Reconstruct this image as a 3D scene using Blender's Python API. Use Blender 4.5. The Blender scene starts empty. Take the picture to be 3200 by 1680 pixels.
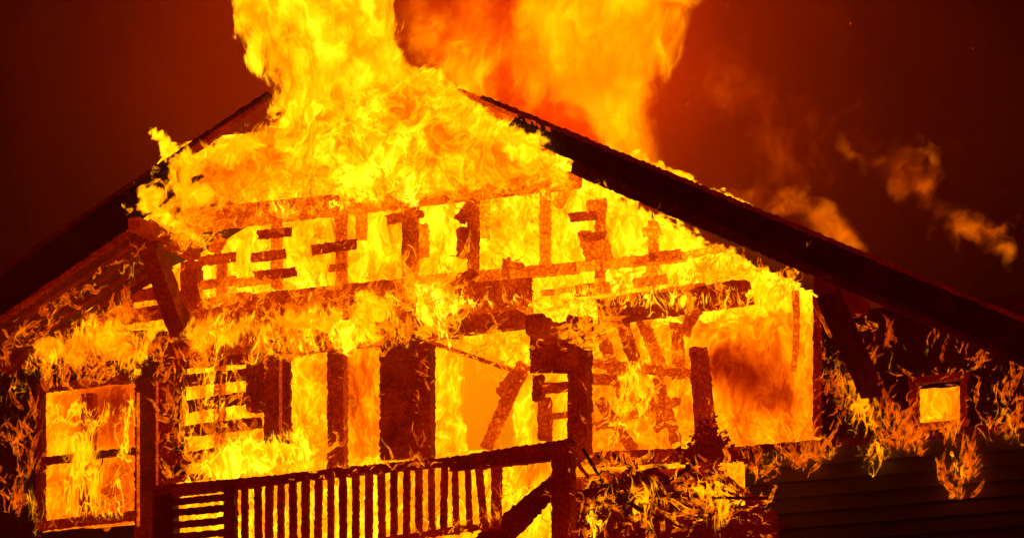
import bpy, math, random
import numpy as np
from mathutils import Vector, Matrix, noise as mn

random.seed(7); rng = np.random.default_rng(7)
SC = bpy.context.scene
COL = SC.collection

# ------------------------------------------------------------------ camera, sky, lights
TH, EL, DIST, ZC = math.radians(24), math.radians(15), 35.0, 11.0
WID = 11.0                                   # metres across the frame at the house
target = Vector((0, 0, ZC))
fwd = Vector((-math.sin(TH) * math.cos(EL), math.cos(TH) * math.cos(EL), math.sin(EL)))
CAM = target - fwd * DIST
cam = bpy.data.cameras.new('camera'); co = bpy.data.objects.new('camera', cam); COL.objects.link(co)
co.location = CAM; co.rotation_euler = fwd.to_track_quat('-Z', 'Y').to_euler()
cam.angle = 2 * math.atan(WID / 2 / DIST); cam.clip_end = 900; cam.clip_start = 0.5
SC.camera = co
RIGHT = fwd.cross(Vector((0, 0, 1))).normalized(); UP = RIGHT.cross(fwd)

W = bpy.data.worlds.new('World'); SC.world = W; W.use_nodes = True
wn = W.node_tree.nodes; wl = W.node_tree.links
bg = wn['Background']
bg.inputs['Color'].default_value = (0.006, 0.0002, 0.0, 1); bg.inputs['Strength'].default_value = 1.0

SC.view_settings.view_transform = 'Standard'; SC.view_settings.look = 'None'
SC.view_settings.gamma = 1; SC.view_settings.use_curve_mapping = False; SC.view_settings.exposure = 0
cy = SC.cycles
cy.max_bounces = 5; cy.diffuse_bounces = 1; cy.glossy_bounces = 1; cy.transmission_bounces = 1
cy.volume_bounces = 0; cy.transparent_max_bounces = 48; cy.caustics_reflective = False
cy.sample_clamp_indirect = 3.0
cy.use_adaptive_sampling = True; cy.adaptive_threshold = 0.02
try:
    cy.use_denoising = True; cy.denoiser = 'OPENIMAGEDENOISE'
except Exception:
    pass

def F(sx, sy, d=0.0):
    """point of the plane Y=d seen at photograph pixel (sx, sy) of 3200x1680"""
    k = WID / 3200 / DIST
    r = fwd + RIGHT * ((sx - 1600) * k) + UP * ((840 - sy) * k)
    t = (d - CAM.y) / r.y
    return CAM + r * t

def lamp(sx, sy, d, power, radius=0.0):  # unseen point lamps added to throw the flames' light on smoke and wood
    l = bpy.data.lights.new('flame_fill_light', 'POINT'); l.energy = power; l.color = (1, 0.075, 0.003)
    l.shadow_soft_size = radius
    o = bpy.data.objects.new('flame_fill_light', l); o.location = F(sx, sy, d); COL.objects.link(o)
LAMPS = [(950, 120, 0.4, 2200), (1100, 330, 0.3, 1600), (950, -300, 0.5, 1800), (1750, 180, 3.4, 1800), (1900, 330, 3.4, 1800), (1850, -250, 3.4, 1800),
         (1150, 780, 1.2, 200), (1900, 780, 1.2, 200), (1260, 1230, 0.9, 120), (2300, 1250, 1.4, 150), (460, 1400, 0.8, 80), (2480, 1440, -.5, .7), (3000, 1440, -.5, .7)]  # last two lamps added in front of the siding to brighten it
for a in LAMPS: lamp(*a)

# ------------------------------------------------------------------ materials
class NT:
    def __init__(s, m):
        s.t = m.node_tree; s.n = s.t.nodes; s.l = s.t.links
    def node(s, typ, **kw):
        n = s.n.new(typ)
        for k, v in kw.items(): setattr(n, k, v)
        return n
    def set(s, sock, v):
        if hasattr(v, 'is_linked') or hasattr(v, 'links'): s.l.new(v, sock)
        else: sock.default_value = v
    def math(s, op, a, b=0.0, c=0.0, clamp=False):
        n = s.node('ShaderNodeMath', operation=op, use_clamp=clamp)
        s.set(n.inputs[0], a); s.set(n.inputs[1], b); s.set(n.inputs[2], c)
        return n.outputs[0]
    def vmath(s, op, a, b=(0, 0, 0), scale=None):
        n = s.node('ShaderNodeVectorMath', operation=op)
        s.set(n.inputs[0], a); s.set(n.inputs[1], b)
        if scale is not None: s.set(n.inputs['Scale'], scale)
        return n.outputs[0]
    def noise(s, vec, scale, detail=2, rough=0.5):
        n = s.node('ShaderNodeTexNoise', noise_dimensions='3D')
        s.set(n.inputs['Vector'], vec); n.inputs['Scale'].default_value = scale
        n.inputs['Detail'].default_value = detail; n.inputs['Roughness'].default_value = rough
        return n
    def sstep(s, v, lo, hi):
        n = s.node('ShaderNodeMapRange', interpolation_type='SMOOTHSTEP')
        s.set(n.inputs[0], v); s.set(n.inputs[1], lo); s.set(n.inputs[2], hi)
        return n.outputs[0]
    def attr(s, name, typ='GEOMETRY'):
        n = s.node('ShaderNodeAttribute', attribute_name=name, attribute_type=typ)
        return n.outputs['Fac']
    def fire_colour(s, I):
        """one colour law for every flame, painted smoke glow and ember: deep red, orange, yellow, near white"""
        c = s.node('ShaderNodeCombineColor')
        s.set(c.inputs[0], s.math('MULTIPLY', I, 1.15))
        s.set(c.inputs[1], s.math('MULTIPLY', s.math('POWER', I, 2.05), 0.145))
        s.set(c.inputs[2], s.math('MULTIPLY', s.math('POWER', I, 6.5), 0.000012))
        return c.outputs[0]

def newmat(name):
    m = bpy.data.materials.new(name); m.use_nodes = True
    m.node_tree.nodes.clear()
    return m

def fire_mat(name, scale=1.6, stretch=0.5, warp=0.5, lean=0.0, detail=6, lo=0.9, hi=2.6, ridge=0.5, rscale=3.0,
             cut=0.16, soft=0.35, contrast=1.0, amax=1.0, rsharp=9.0, fine=0.0, low=0.9):
    m = newmat(name); t = NT(m)
    out = t.node('ShaderNodeOutputMaterial')
    geo = t.node('ShaderNodeNewGeometry')
    mp = t.node('ShaderNodeMapping'); t.set(mp.inputs['Vector'], geo.outputs['Position'])
    mp.inputs['Rotation'].default_value = (0, lean, 0); mp.inputs['Scale'].default_value = (1, 1, stretch)
    P = mp.outputs[0]
    w1 = t.noise(P, scale * 0.7, 2)
    P1 = t.vmath('ADD', P, t.vmath('SCALE', t.vmath('SUBTRACT', w1.outputs['Color'], (0.5, 0.5, 0.5)), scale=warp * 1.6))
    w2 = t.noise(P1, scale * 2.6, 1)
    P2 = t.vmath('ADD', P1, t.vmath('SCALE', t.vmath('SUBTRACT', w2.outputs['Color'], (0.5, 0.5, 0.5)), scale=warp * 0.5))
    n = t.noise(P2, scale, detail, 0.58).outputs['Fac']
    r = t.noise(P2, rscale, 2.5, 0.5).outputs['Fac']
    # thin bright creases where the warped noise crosses its middle
    cr = t.math('SUBTRACT', 1.0, t.math('MULTIPLY', t.math('ABSOLUTE', t.math('SUBTRACT', r, 0.5)), rsharp), clamp=True)
    cr = t.math('POWER', cr, 1.7)
    nn = t.math('ADD', t.math('MULTIPLY', t.math('SUBTRACT', n, 0.5), 2.3 * contrast), 0.5)
    dens = t.attr('dens'); heat = t.attr('glow_level')
    h = t.math('ADD', t.math('MULTIPLY', nn, hi - lo), lo)
    h = t.math('ADD', h, t.math('MULTIPLY', cr, ridge))
    lm = t.noise(P, 0.75, 1.5).outputs['Fac']
    h = t.math('MULTIPLY', h, t.math('ADD', 1 - low * .5, t.math('MULTIPLY', lm, low)))
    h = t.math('MAXIMUM', t.math('MULTIPLY', h, heat), 0.12)
    a = t.math('ADD', t.math('MULTIPLY', t.math('SUBTRACT', nn, 0.5), 0.9), t.math('MULTIPLY', cr, fine))
    a = t.math('SUBTRACT', t.math('ADD', a, dens), cut)
    a = t.math('MULTIPLY', t.sstep(a, 0.0, soft), amax)
    em = t.node('ShaderNodeEmission'); t.set(em.inputs[0], t.fire_colour(h)); em.inputs[1].default_value = 1
    tr = t.node('ShaderNodeBsdfTransparent')
    mx = t.node('ShaderNodeMixShader'); t.set(mx.inputs[0], a)
    t.l.new(tr.outputs[0], mx.inputs[1]); t.l.new(em.outputs[0], mx.inputs[2])
    t.l.new(mx.outputs[0], out.inputs[0])
    m.cycles.emission_sampling = 'NONE'
    return m

def lick_mat(name):
    m = newmat(name); t = NT(m)
    out = t.node('ShaderNodeOutputMaterial'); geo = t.node('ShaderNodeNewGeometry')
    n = t.noise(geo.outputs['Position'], 20, 3, .6).outputs['Fac']
    h = t.math('MULTIPLY', t.attr('glow_level'), t.math('ADD', .7, t.math('MULTIPLY', n, .6)))
    em = t.node('ShaderNodeEmission'); t.set(em.inputs[0], t.fire_colour(h))
    a = t.math('MULTIPLY', t.attr('cover'), t.sstep(n, .38, .6))
    tr = t.node('ShaderNodeBsdfTransparent'); mx = t.node('ShaderNodeMixShader'); t.set(mx.inputs[0], a)
    t.l.new(tr.outputs[0], mx.inputs[1]); t.l.new(em.outputs[0], mx.inputs[2])
    t.l.new(mx.outputs[0], out.inputs[0]); m.cycles.emission_sampling = 'NONE'
    return m

def char_mat(name, base=(0.030, 0.018, 0.012), cell=17.0, rough=0.9, bump=0.25):
    m = newmat(name); t = NT(m)
    out = t.node('ShaderNodeOutputMaterial')
    geo = t.node('ShaderNodeNewGeometry'); P = geo.outputs['Position']
    w = t.noise(P, 6, 3)
    Pw = t.vmath('ADD', P, t.vmath('SCALE', t.vmath('SUBTRACT', w.outputs['Color'], (0.5,) * 3), scale=0.06))
    v = t.node('ShaderNodeTexVoronoi', feature='DISTANCE_TO_EDGE'); t.set(v.inputs['Vector'], Pw); v.inputs['Scale'].default_value = cell
    crack = t.sstep(v.outputs['Distance'], 0.0, 0.16)
    n1 = t.noise(P, 2.4, 5, 0.65).outputs['Fac']
    n2 = t.noise(P, 14, 4, 0.6).outputs['Fac']
    em = t.attr('ember', 'OBJECT')  # burning wood's own glow, plus red firelit haze painted in
    I = t.math('MULTIPLY', em, t.math('ADD', -.15, t.math('MULTIPLY', n1, 2.7)))
    I = t.math('MULTIPLY', I, t.math('ADD', 0.62, t.math('MULTIPLY', crack, 0.42)))
    I = t.math('MULTIPLY', I, t.math('ADD', 0.8, t.math('MULTIPLY', n2, 0.4)))
    b = t.node('ShaderNodeBsdfPrincipled'); b.inputs['Roughness'].default_value = rough
    mixc = t.node('ShaderNodeMix', data_type='RGBA')
    t.set(mixc.inputs['Factor'], t.math('MULTIPLY', crack, n2))
    mixc.inputs[6].default_value = tuple(x * 0.4 for x in base) + (1,); mixc.inputs[7].default_value = base + (1,)
    t.l.new(mixc.outputs[2], b.inputs['Base Color'])
    bp = t.node('ShaderNodeBump'); bp.inputs['Strength'].default_value = bump; bp.inputs['Distance'].default_value = 0.02
    t.set(bp.inputs['Height'], t.math('ADD', crack, n2)); t.l.new(bp.outputs[0], b.inputs['Normal'])
    t.l.new(t.fire_colour(I), b.inputs['Emission Color']); b.inputs['Emission Strength'].default_value = 1
    t.l.new(b.outputs[0], out.inputs[0]); m.cycles.emission_sampling = 'NONE'
    return m

def plain_mat(name, base, rough=0.7, nscale=8, var=0.3, bump=0.2):
    m = newmat(name); t = NT(m)
    out = t.node('ShaderNodeOutputMaterial'); geo = t.node('ShaderNodeNewGeometry')
    n = t.noise(geo.outputs['Position'], nscale, 6, 0.6).outputs['Fac']
    b = t.node('ShaderNodeBsdfPrincipled'); b.inputs['Roughness'].default_value = rough
    mixc = t.node('ShaderNodeMix', data_type='RGBA'); t.set(mixc.inputs['Factor'], n)
    mixc.inputs[6].default_value = tuple(x * (1 - var) for x in base) + (1,); mixc.inputs[7].default_value = base + (1,)
    t.l.new(mixc.outputs[2], b.inputs['Base Color'])
    bp = t.node('ShaderNodeBump'); bp.inputs['Strength'].default_value = bump; bp.inputs['Distance'].default_value = 0.01
    t.set(bp.inputs['Height'], n); t.l.new(bp.outputs[0], b.inputs['Normal'])
    t.l.new(b.outputs[0], out.inputs[0])
    return m

M_CHAR = char_mat('charred_wood')
M_SHING = char_mat('charred_shingles', (0.022, 0.016, 0.013), 9.0)
M_SIDING = plain_mat('scorched_siding', (0.22, 0.18, 0.15))
M_PLASTER = plain_mat('interior_plaster', (0.62, 0.55, 0.45), 0.8, 3, 0.12)
M_GROUND = plain_mat('hillside_soil', (0.10, 0.08, 0.05), 0.9, 0.6)
M_WIRE = plain_mat('burnt_wire', (0.02, 0.015, 0.012))
M_LICK = lick_mat('flame_lick')

# ------------------------------------------------------------------ object helpers
def mesh_obj(name, verts, faces, mat, parent=None, ember=None, smooth=False):
    me = bpy.data.meshes.new(name); me.from_pydata([tuple(v) for v in verts], [], faces); me.update()
    me.materials.append(mat)
    if smooth: me.polygons.foreach_set('use_smooth', [True] * len(me.polygons))
    o = bpy.data.objects.new(name, me); COL.objects.link(o)
    if parent is not None: o.parent = parent; o.matrix_parent_inverse = parent.matrix_world.inverted()
    if ember is not None: o['ember'] = 1.7 * float(ember) ** 1.36  # ember: burning wood's own glow plus painted red fire haze
    return o
def thing(name, label, cat, loc=(0, 0, 0), group=None):
    o = bpy.data.objects.new(name, None); COL.objects.link(o); o.location = loc
    o.matrix_world = Matrix.Translation(loc)
    o['label'] = label; o['category'] = cat
    if group: o['group'] = group
    return o
def tag(o, label=None, cat=None, group=None, kind=None):
    if label: o['label'] = label
    if cat: o['category'] = cat
    if group: o['group'] = group
    if kind: o['kind'] = kind
    return o

TIMB = []
def timber(name, a, b, w, d=0.0, t=0.09, d2=None, w2=None, jit=0.007, ember=0.3, mat=None, parent=None, ragged=0.02, step=0.03, bend=0.0):
    """a burnt timber from photo pixel a to b, w pixels wide, front face at depth d (d2 at b), t metres thick"""
    TIMB.append((name, a, b, w, d, ember))
    mat = mat or M_CHAR
    d2 = d if d2 is None else d2; w2 = w if w2 is None else w2
    ax, ay = a; bx, by = b
    L = math.hypot(bx - ax, by - ay); nx, ny = -(by - ay) / L, (bx - ax) / L
    A, B = F(ax, ay, d), F(bx, by, d2); Lm = (B - A).length
    n = max(2, int(Lm / step))
    axis = (B - A).normalized()
    verts, faces = [], []
    for i in range(n + 1):
        u = i / n
        cx, cyy = ax + (bx - ax) * u, ay + (by - ay) * u
        off = bend * math.sin(u * math.pi)
        cx += nx * off; cyy += ny * off
        dd = d + (d2 - d) * u; ww = (w + (w2 - w) * u) / 2 * random.uniform(0.93, 1.05)
        l = F(cx - nx * ww, cyy - ny * ww, dd); r = F(cx + nx * ww, cyy + ny * ww, dd)
        yb = Vector((0, t, 0))
        ring = [l, (l * 2 + r) / 3, (l + r * 2) / 3, r, r + yb * 0.5, r + yb, (l + r) / 2 + yb, l + yb, l + yb * 0.5]
        for q in ring:
            j = Vector((random.uniform(-1, 1), random.uniform(-1, 1), random.uniform(-1, 1))) * jit
            if i in (0, n): j += axis * random.uniform(-ragged, ragged)
            verts.append(q + j)
    k = 9
    for i in range(n):
        for j in range(k):
            faces.append((i * k + j, i * k + (j + 1) % k, (i + 1) * k + (j + 1) % k, (i + 1) * k + j))
    faces.append(tuple(range(k - 1, -1, -1))); faces.append(tuple(range(n * k, n * k + k)))
    return mesh_obj(name, verts, faces, mat, parent, ember)

def vpost(name, x0, x1, y0, y1, **kw):
    return timber(name, ((x0 + x1) / 2, y0), ((x0 + x1) / 2, y1), x1 - x0, **kw)

def slab(name, pts, thick, mat, parent=None, ember=None, nu=1, nv=1, jit=0.0):
    """four corner points -> slab; thickness along its normal"""
    a, b, c, dd = pts
    nrm = (b - a).cross(dd - a).normalized() * thick
    verts, faces = [], []
    for s in (0, 1):
        for i in range(nu + 1):
            for j in range(nv + 1):
                u, v = i / nu, j / nv
                p = a * (1 - u) * (1 - v) + b * u * (1 - v) + c * u * v + dd * (1 - u) * v
                verts.append(p + nrm * s + Vector([random.uniform(-jit, jit) for _ in range(3)]))
    N = (nu + 1) * (nv + 1); id_ = lambda s, i, j: s * N + i * (nv + 1) + j
    for i in range(nu):
        for j in range(nv):
            faces.append((id_(0, i, j), id_(0, i + 1, j), id_(0, i + 1, j + 1), id_(0, i, j + 1)))
            faces.append((id_(1, i, j), id_(1, i, j + 1), id_(1, i + 1, j + 1), id_(1, i + 1, j)))
    for i in range(nu):
        faces.append((id_(0, i, 0), id_(1, i, 0), id_(1, i + 1, 0), id_(0, i + 1, 0)))
        faces.append((id_(0, i + 1, nv), id_(1, i + 1, nv), id_(1, i, nv), id_(0, i, nv)))
    for j in range(nv):
        faces.append((id_(0, 0, j + 1), id_(1, 0, j + 1), id_(1, 0, j), id_(0, 0, j)))
        faces.append((id_(0, nu, j), id_(1, nu, j), id_(1, nu, j + 1), id_(0, nu, j + 1)))
    return mesh_obj(name, verts, faces, mat, parent, ember)

def tube(name, pts, rad, mat, parent=None, ember=None, k=6):
    verts, faces = [], []
    n = len(pts)
    for i, p in enumerate(pts):
        tv = (pts[min(i + 1, n - 1)] - pts[max(i - 1, 0)]).normalized()
        s = tv.cross(Vector((0.1, 1, 0.05))).normalized(); q = tv.cross(s)
        r = rad if not callable(rad) else rad(i / (n - 1))
        for j in range(k):
            a = 2 * math.pi * j / k
            verts.append(p + (s * math.cos(a) + q * math.sin(a)) * r)
    for i in range(n - 1):
        for j in range(k):
            faces.append((i * k + j, i * k + (j + 1) % k, (i + 1) * k + (j + 1) % k, (i + 1) * k + j))
    faces.append(tuple(range(k - 1, -1, -1))); faces.append(tuple(range((n - 1) * k, n * k)))
    return mesh_obj(name, verts, faces, mat, parent, ember)

# ------------------------------------------------------------------ ground and air
Z_BASE = 5.0
gv, gf = [], []
NX = 60
for i in range(NX + 1):
    for j in range(NX + 1):
        x = -300 + 600 * i / NX; y = -300 + 600 * j / NX
        z = Z_BASE * min(1, max(0, (y + 28) / 22)) ** 1 if y < 8 else Z_BASE + (y - 8) * 0.03
        gv.append((x, y, z + mn.noise(Vector((x, y, 0)) * 0.05) * 0.3 * (abs(y) > 10)))
for i in range(NX):
    for j in range(NX):
        a = i * (NX + 1) + j; gf.append((a, a + NX + 1, a + NX + 2, a + 1))
tag(mesh_obj('ground', gv, gf, M_GROUND), kind='structure')

hm = newmat('smoky_air'); t = NT(hm); out = t.node('ShaderNodeOutputMaterial')
pv = t.node('ShaderNodeVolumePrincipled'); pv.inputs['Color'].default_value = (0.9, 0.5, 0.3, 1)
pv.inputs['Density'].default_value = 0.0028; pv.inputs['Anisotropy'].default_value = 0.0
t.l.new(pv.outputs[0], out.inputs['Volume'])
x0, x1, y0, y1, z0, z1 = -45, 45, -48, 60, -2, 40
hz = mesh_obj('haze', [(x0, y0, z0), (x1, y0, z0), (x1, y1, z0), (x0, y1, z0), (x0, y0, z1), (x1, y0, z1), (x1, y1, z1), (x0, y1, z1)],
              [(0, 3, 2, 1), (4, 5, 6, 7), (0, 1, 5, 4), (1, 2, 6, 5), (2, 3, 7, 6), (3, 0, 4, 7)], hm)
tag(hz, 'thin red lit smoke hanging in the night air around the burning house', 'smoke', kind='stuff')

# thicker smoke rolling behind the roof, lit by the fire
def smoke_bank(sx, sy, d, rx, ry, rz, dens, label):
    m = newmat('smoke'); t = NT(m); out = t.node('ShaderNodeOutputMaterial')
    v = t.node('ShaderNodeVolumePrincipled'); v.inputs['Color'].default_value = (0.85, 0.42, 0.2, 1); v.inputs['Density'].default_value = dens
    t.l.new(v.outputs[0], out.inputs['Volume'])
    c = F(sx, sy, d); verts = []; faces = []; a, b = 48, 24
    for i in range(b + 1):
        for j in range(a):
            p = math.pi * i / b; q = 2 * math.pi * j / a
            n = Vector((math.sin(p) * math.cos(q), math.sin(p) * math.sin(q), math.cos(p)))
            k = 1 + .16 * mn.noise(n * 1.6 + Vector((sx, 0, d))) + .06 * mn.noise(n * 4)
            verts.append((c.x + n.x * rx * k, c.y + n.y * ry * k, c.z + n.z * rz * k))
    for i in range(b):
        for j in range(a): faces.append((i * a + j, i * a + a + j, i * a + a + (j + 1) % a, i * a + (j + 1) % a))
    return tag(mesh_obj('smoke_bank', verts, faces, m, smooth=True), label, 'smoke', kind='stuff')
for sx_, sy_, d_, f_, lab_ in [(1950, 520, 7.0, 1.25, 'widest layer of red lit smoke behind the right roof slope'), (1930, 500, 7.2, .98, 'second layer of red lit smoke behind the right roof slope'),
                               (1900, 520, 6.8, .72, 'third layer of red lit smoke behind the right roof slope'), (1880, 540, 6.6, .5, 'innermost layer of red lit smoke behind the right roof slope')]:
    smoke_bank(sx_, sy_, d_, 4.0 * f_, 3.2 * f_, 3.4 * f_, .015, lab_)
smoke_bank(1650, 150, 7.0, 2.6, 2.2, 3.0, .05, 'denser orange smoke between and behind the two flame columns')
for sx_, sy_, d_, f_, lab_ in [(1000, 300, 7.0, 1.2, 'widest layer of red lit smoke behind the left roof slope'), (1000, 270, 7.0, .95, 'second layer of red lit smoke behind the left roof slope'),
                               (960, 230, 6.8, .72, 'innermost layer of red lit smoke behind the left roof slope')]:
    smoke_bank(sx_, sy_, d_, 3.6 * f_, 3.2 * f_, 3.4 * f_, .014, lab_)
smoke_bank(720, 230, 6.0, 1.7, 1.5, 2.0, .02, 'denser smoke left of the tall flame column')

# ------------------------------------------------------------------ the house
H = thing('burning_house', 'burning gabled timber house reduced to charred studs and rafters', 'house', (0, 0, Z_BASE))
OV = -1.2                                                 # roof overhang in front of the wall
# roof: rakes
def rake_pts(side, x, off):
    y = (272 + 0.4125 * (x - 1435)) if side > 0 else (846 - 0.67 * x)
    return (x, y + off)
# right rake boards
timber('rake_board', rake_pts(1, 1430, 12), rake_pts(1, 1720, 14), 18, d=OV, t=0.05, ember=0.42, parent=H, jit=0.012)
timber('rake_board', rake_pts(1, 1600, 42), rake_pts(1, 3330, 62), 62, w2=118, d=OV - .0, t=0.06, ember=0.02, parent=H, jit=0.006, mat=M_CHAR)
timber('barge_rafter', rake_pts(1, 1790, 98), rake_pts(1, 3330, 116), 46, w2=50, d=OV + .10, t=0.10, ember=0.035, parent=H, jit=0.010)
timber('roof_edge', rake_pts(1, 1500, 2), rake_pts(1, 3330, -2), 14, d=OV - 0.03, t=0.12, ember=0.08, parent=H, jit=0.009, mat=M_SHING)
# left rake boards
timber('rake_board', rake_pts(-1, 830, 22), rake_pts(-1, 560, 26), 10, w2=22, d=OV, t=0.05, ember=0.2, parent=H, jit=0.008)
timber('rake_board', rake_pts(-1, 600, 66), rake_pts(-1, -120, 78), 96, w2=104, d=OV, t=0.06, ember=0.022, parent=H)
timber('roof_edge', rake_pts(-1, 835, 2), rake_pts(-1, -120, 0), 7, w2=10, d=OV - 0.03, t=0.12, ember=0.05, parent=H, mat=M_SHING)
timber('shingle_edge', rake_pts(-1, 400, 146), rake_pts(-1, -120, 150), 12, d=OV - 0.03, t=0.08, ember=0.15, parent=H, mat=M_SHING, jit=0.012)
# roof decks running back from the rakes
def deck(side, xa, xb, off, da, db, ember, name, thick=0.06, mat=None):
    a = F(*rake_pts(side, xa, off), OV); b = F(*rake_pts(side, xb, off), OV)
    A = Vector((a.x, da, a.z)); B = Vector((b.x, da, b.z))
    slab(name, [A, B, Vector((b.x, db, b.z)), Vector((a.x, db, a.z))], thick, mat or M_SHING, H, ember, 14, 6, 0.012)
deck(1, 1830, 3330, 30, OV + 0.05, 5.0, 0.08, 'roof_slope')
deck(-1, -150, 520, 34, OV + 0.05, 5.0, 0.07, 'roof_slope')
# soffit boards under the left overhang, seen from below
for i in range(9):
    da = OV + 0.07 + i * 0.125
    a = F(*rake_pts(-1, 420 - 6 * i, 150), OV); b = F(*rake_pts(-1, -150, 150), OV)
    z = -0.012 * (i % 3)
    slab('soffit_board', [Vector((a.x, da, a.z + z)), Vector((b.x, da, b.z + z)), Vector((b.x, da + 0.115, b.z + z)), Vector((a.x, da + 0.115, a.z + z))],
         0.02, M_CHAR, H, 0.085 + 0.04 * (i % 2), 24, 1, 0.008)

def P(name, *a, **k): return timber(name, *a, parent=H, **k)
def V(name, *a, **k): return vpost(name, *a, parent=H, **k)

# knee braces that carried the overhang: left, right
def boxbeam(name, A, B, w, h, ember, par, jit=0.008):
    """beam between 3-D points A and B"""
    ax = (B - A).normalized(); s = ax.cross(Vector((0, 0, 1))).normalized(); u = s.cross(ax)
    n = max(2, int((B - A).length / 0.06)); verts, faces = [], []
    prof = [(-1, -1), (0, -1), (1, -1), (1, 0), (1, 1), (0, 1), (-1, 1), (-1, 0)]
    for i in range(n + 1):
        c = A + (B - A) * i / n
        for (p, q) in prof:
            verts.append(c + s * p * w / 2 + u * q * h / 2 + Vector([random.uniform(-jit, jit) for _ in range(3)]))
    for i in range(n):
        for j in range(8): faces.append((i * 8 + j, i * 8 + (j + 1) % 8, i * 8 + 8 + (j + 1) % 8, i * 8 + 8 + j))
    faces.append(tuple(range(7, -1, -1))); faces.append(tuple(range(n * 8, n * 8 + 8)))
    return mesh_obj(name, verts, faces, M_CHAR, par, ember)
e = F(419, 700, OV - 0.05)
boxbeam('outlooker', e, Vector((e.x, 0.1, e.z)), 0.15, 0.145, 0.22, H)
boxbeam('knee_brace', F(470, 770, OV + .25), F(578, 1065, -0.06), 0.20, 0.22, 0.13, H, 0.010)
V('stud', 563, 617, 815, 1060, d=0.0, t=.12, ember=.25)
P('purlin', (455, 700), (600, 800), 40, d=-.9, d2=0, t=.1, ember=.28)
e = F(2572, 888, OV + 0.1)
boxbeam('outlooker', e, Vector((e.x, 0.1, e.z)), 0.2, 0.16, 0.08, H)
boxbeam('knee_brace', F(2585, 915, OV + .2), F(2725, 1225, -0.06), 0.19, 0.19, 0.04, H, 0.006)

# main horizontals
P('top_plate', (560, 690), (1800, 556), 62, w2=44, d=0.0, t=.14, ember=.52)
P('top_plate', (690, 656), (1140, 612), 30, w2=26, d=-.05, t=.12, ember=.48)
P('floor_beam', (610, 958), (1262, 888), 48, w2=40, d=0.0, t=.14, ember=.36)
P('floor_beam', (1262, 880), (1800, 832), 30, d=0.02, t=.12, ember=.62)
P('header_beam', (560, 1118), (1378, 1028), 46, d=0.03, t=.14, ember=.30)
P('header_beam', (1370, 1018), (1655, 984), 60, d=-0.02, t=.16, ember=.26)
P('header_beam', (1400, 978), (1640, 950), 22, d=-0.06, t=.10, ember=.40)
P('header_beam', (1860, 972), (2335, 906), 76, w2=72, d=-0.02, t=.16, ember=.27)
P('header_beam', (1880, 934), (2200, 885), 8, d=-0.07, t=.06, ember=.5)
P('girt', (1645, 848), (2135, 800), 30, w2=32, d=.04, t=.05, ember=.80)  # extra glow paints in the orange fire haze over this board
P('girt', (2120, 800), (2260, 772), 22, d=.06, t=.05, ember=.9)
P('girt', (1795, 908), (1900, 896), 36, d=.02, t=.05, ember=.55)
P('girt', (1690, 915), (1800, 900), 16, d=.03, t=.05, ember=.6)

for i in range(5):
    P('wall_board', (540, 990 + i * 32 + 10), (1350, 905 + i * 32 + 3), 31, d=.10, t=.03, ember=.30, jit=.006)
for i in range(3):
    P('wall_board', (1345, 900 + i * 34), (1660, 862 + i * 34), 33, d=.11, t=.03, ember=.38, jit=.006)
# attic studs
for (xa, xb, ya, yb, d, em) in [(845, 872, 684, 900, .04, .62), (1047, 1076, 640, 893, .04, .5), (1255, 1299, 630, 905, .03, .40),
                                (1460, 1489, 590, 916, .03, .42), (1686, 1713, 572, 850, .04, .72), (1858, 1884, 640, 900, .04, .62),
                                (2025, 2049, 690, 905, .05, .78), (676, 700, 800, 1010, .04, .5),
                                (1299, 1331, 700, 800, .45, .72), (1485, 1521, 596, 740, .45, .80), (981, 1009, 706, 760, .5, .95),
                                (1110, 1138, 650, 745, .45, .75), (940, 962, 930, 1100, .05, .4), (1459, 1489, 880, 1010, .02, .34)]:
    V('stud', xa, xb, ya, yb, d=d, t=.09, ember=em)
# broken pieces of sheathing still nailed across the studs
for (a, b, w, em) in [((804, 733), (908, 723), 27, .30), ((788, 804), (888, 792), 29, .32), ((791, 862), (920, 848), 29, .30),
                      ((621, 815), (735, 801), 30, .38), ((625, 890), (733, 876), 28, .52), ((733, 884), (845, 872), 26, .66),
                      ((973, 780), (1114, 760), 31, .29), ((1029, 837), (1076, 833), 22, .40), ((1205, 686), (1262, 676), 30, .42),
                      ((1299, 670), (1319, 667), 22, .40), ((1779, 678), (1862, 672), 28, .42), ((1835, 645), (1893, 638), 38, .72),
                      ((1818, 742), (1891, 735), 26, .42), ((2009, 725), (2060, 717), 28, .85), ((1978, 884), (2082, 871), 28, .62),
                      ((2030, 803), (2125, 793), 30, .58), ((690, 930), (780, 920), 20, .4)]:
    P('sheathing_board', a, b, w, d=-.01, t=.03, ember=em, jit=.009)
P('sheathing_board', (1434, 690), (1468, 642), 34, d=-.03, t=.03, ember=.38, jit=.01)
P('sheathing_board', (1443, 715), (1445, 806), 34, d=-.02, t=.03, ember=.36, jit=.01)
P('sheathing_panel', (1824, 722), (1850, 810), 40, d=.0, t=.02, ember=.55, jit=.01)
P('sheathing_panel', (1880, 745), (1893, 812), 40, d=.0, t=.02, ember=.66, jit=.01)
P('sheathing_board', (663, 790), (690, 742), 36, d=-.01, t=.04, ember=.5)
V('stud', 1569, 1589, 806, 890, d=-.02, t=.07, ember=.42)
P('sheathing_board', (1592, 826), (1628, 830), 22, d=-.02, t=.05, ember=.45)
P('brace', (1396, 893), (1484, 846), 28, d=-.04, t=.05, ember=.36)
P('girt', (370, 930), (505, 912), 38, w2=34, d=.02, t=.05, ember=.22)
P('girt', (280, 1002), (540, 968), 36, w2=44, d=.02, t=.05, ember=.2)
V('stud', 383, 405, 930, 1010, d=.05, t=.09, ember=.22)

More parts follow.
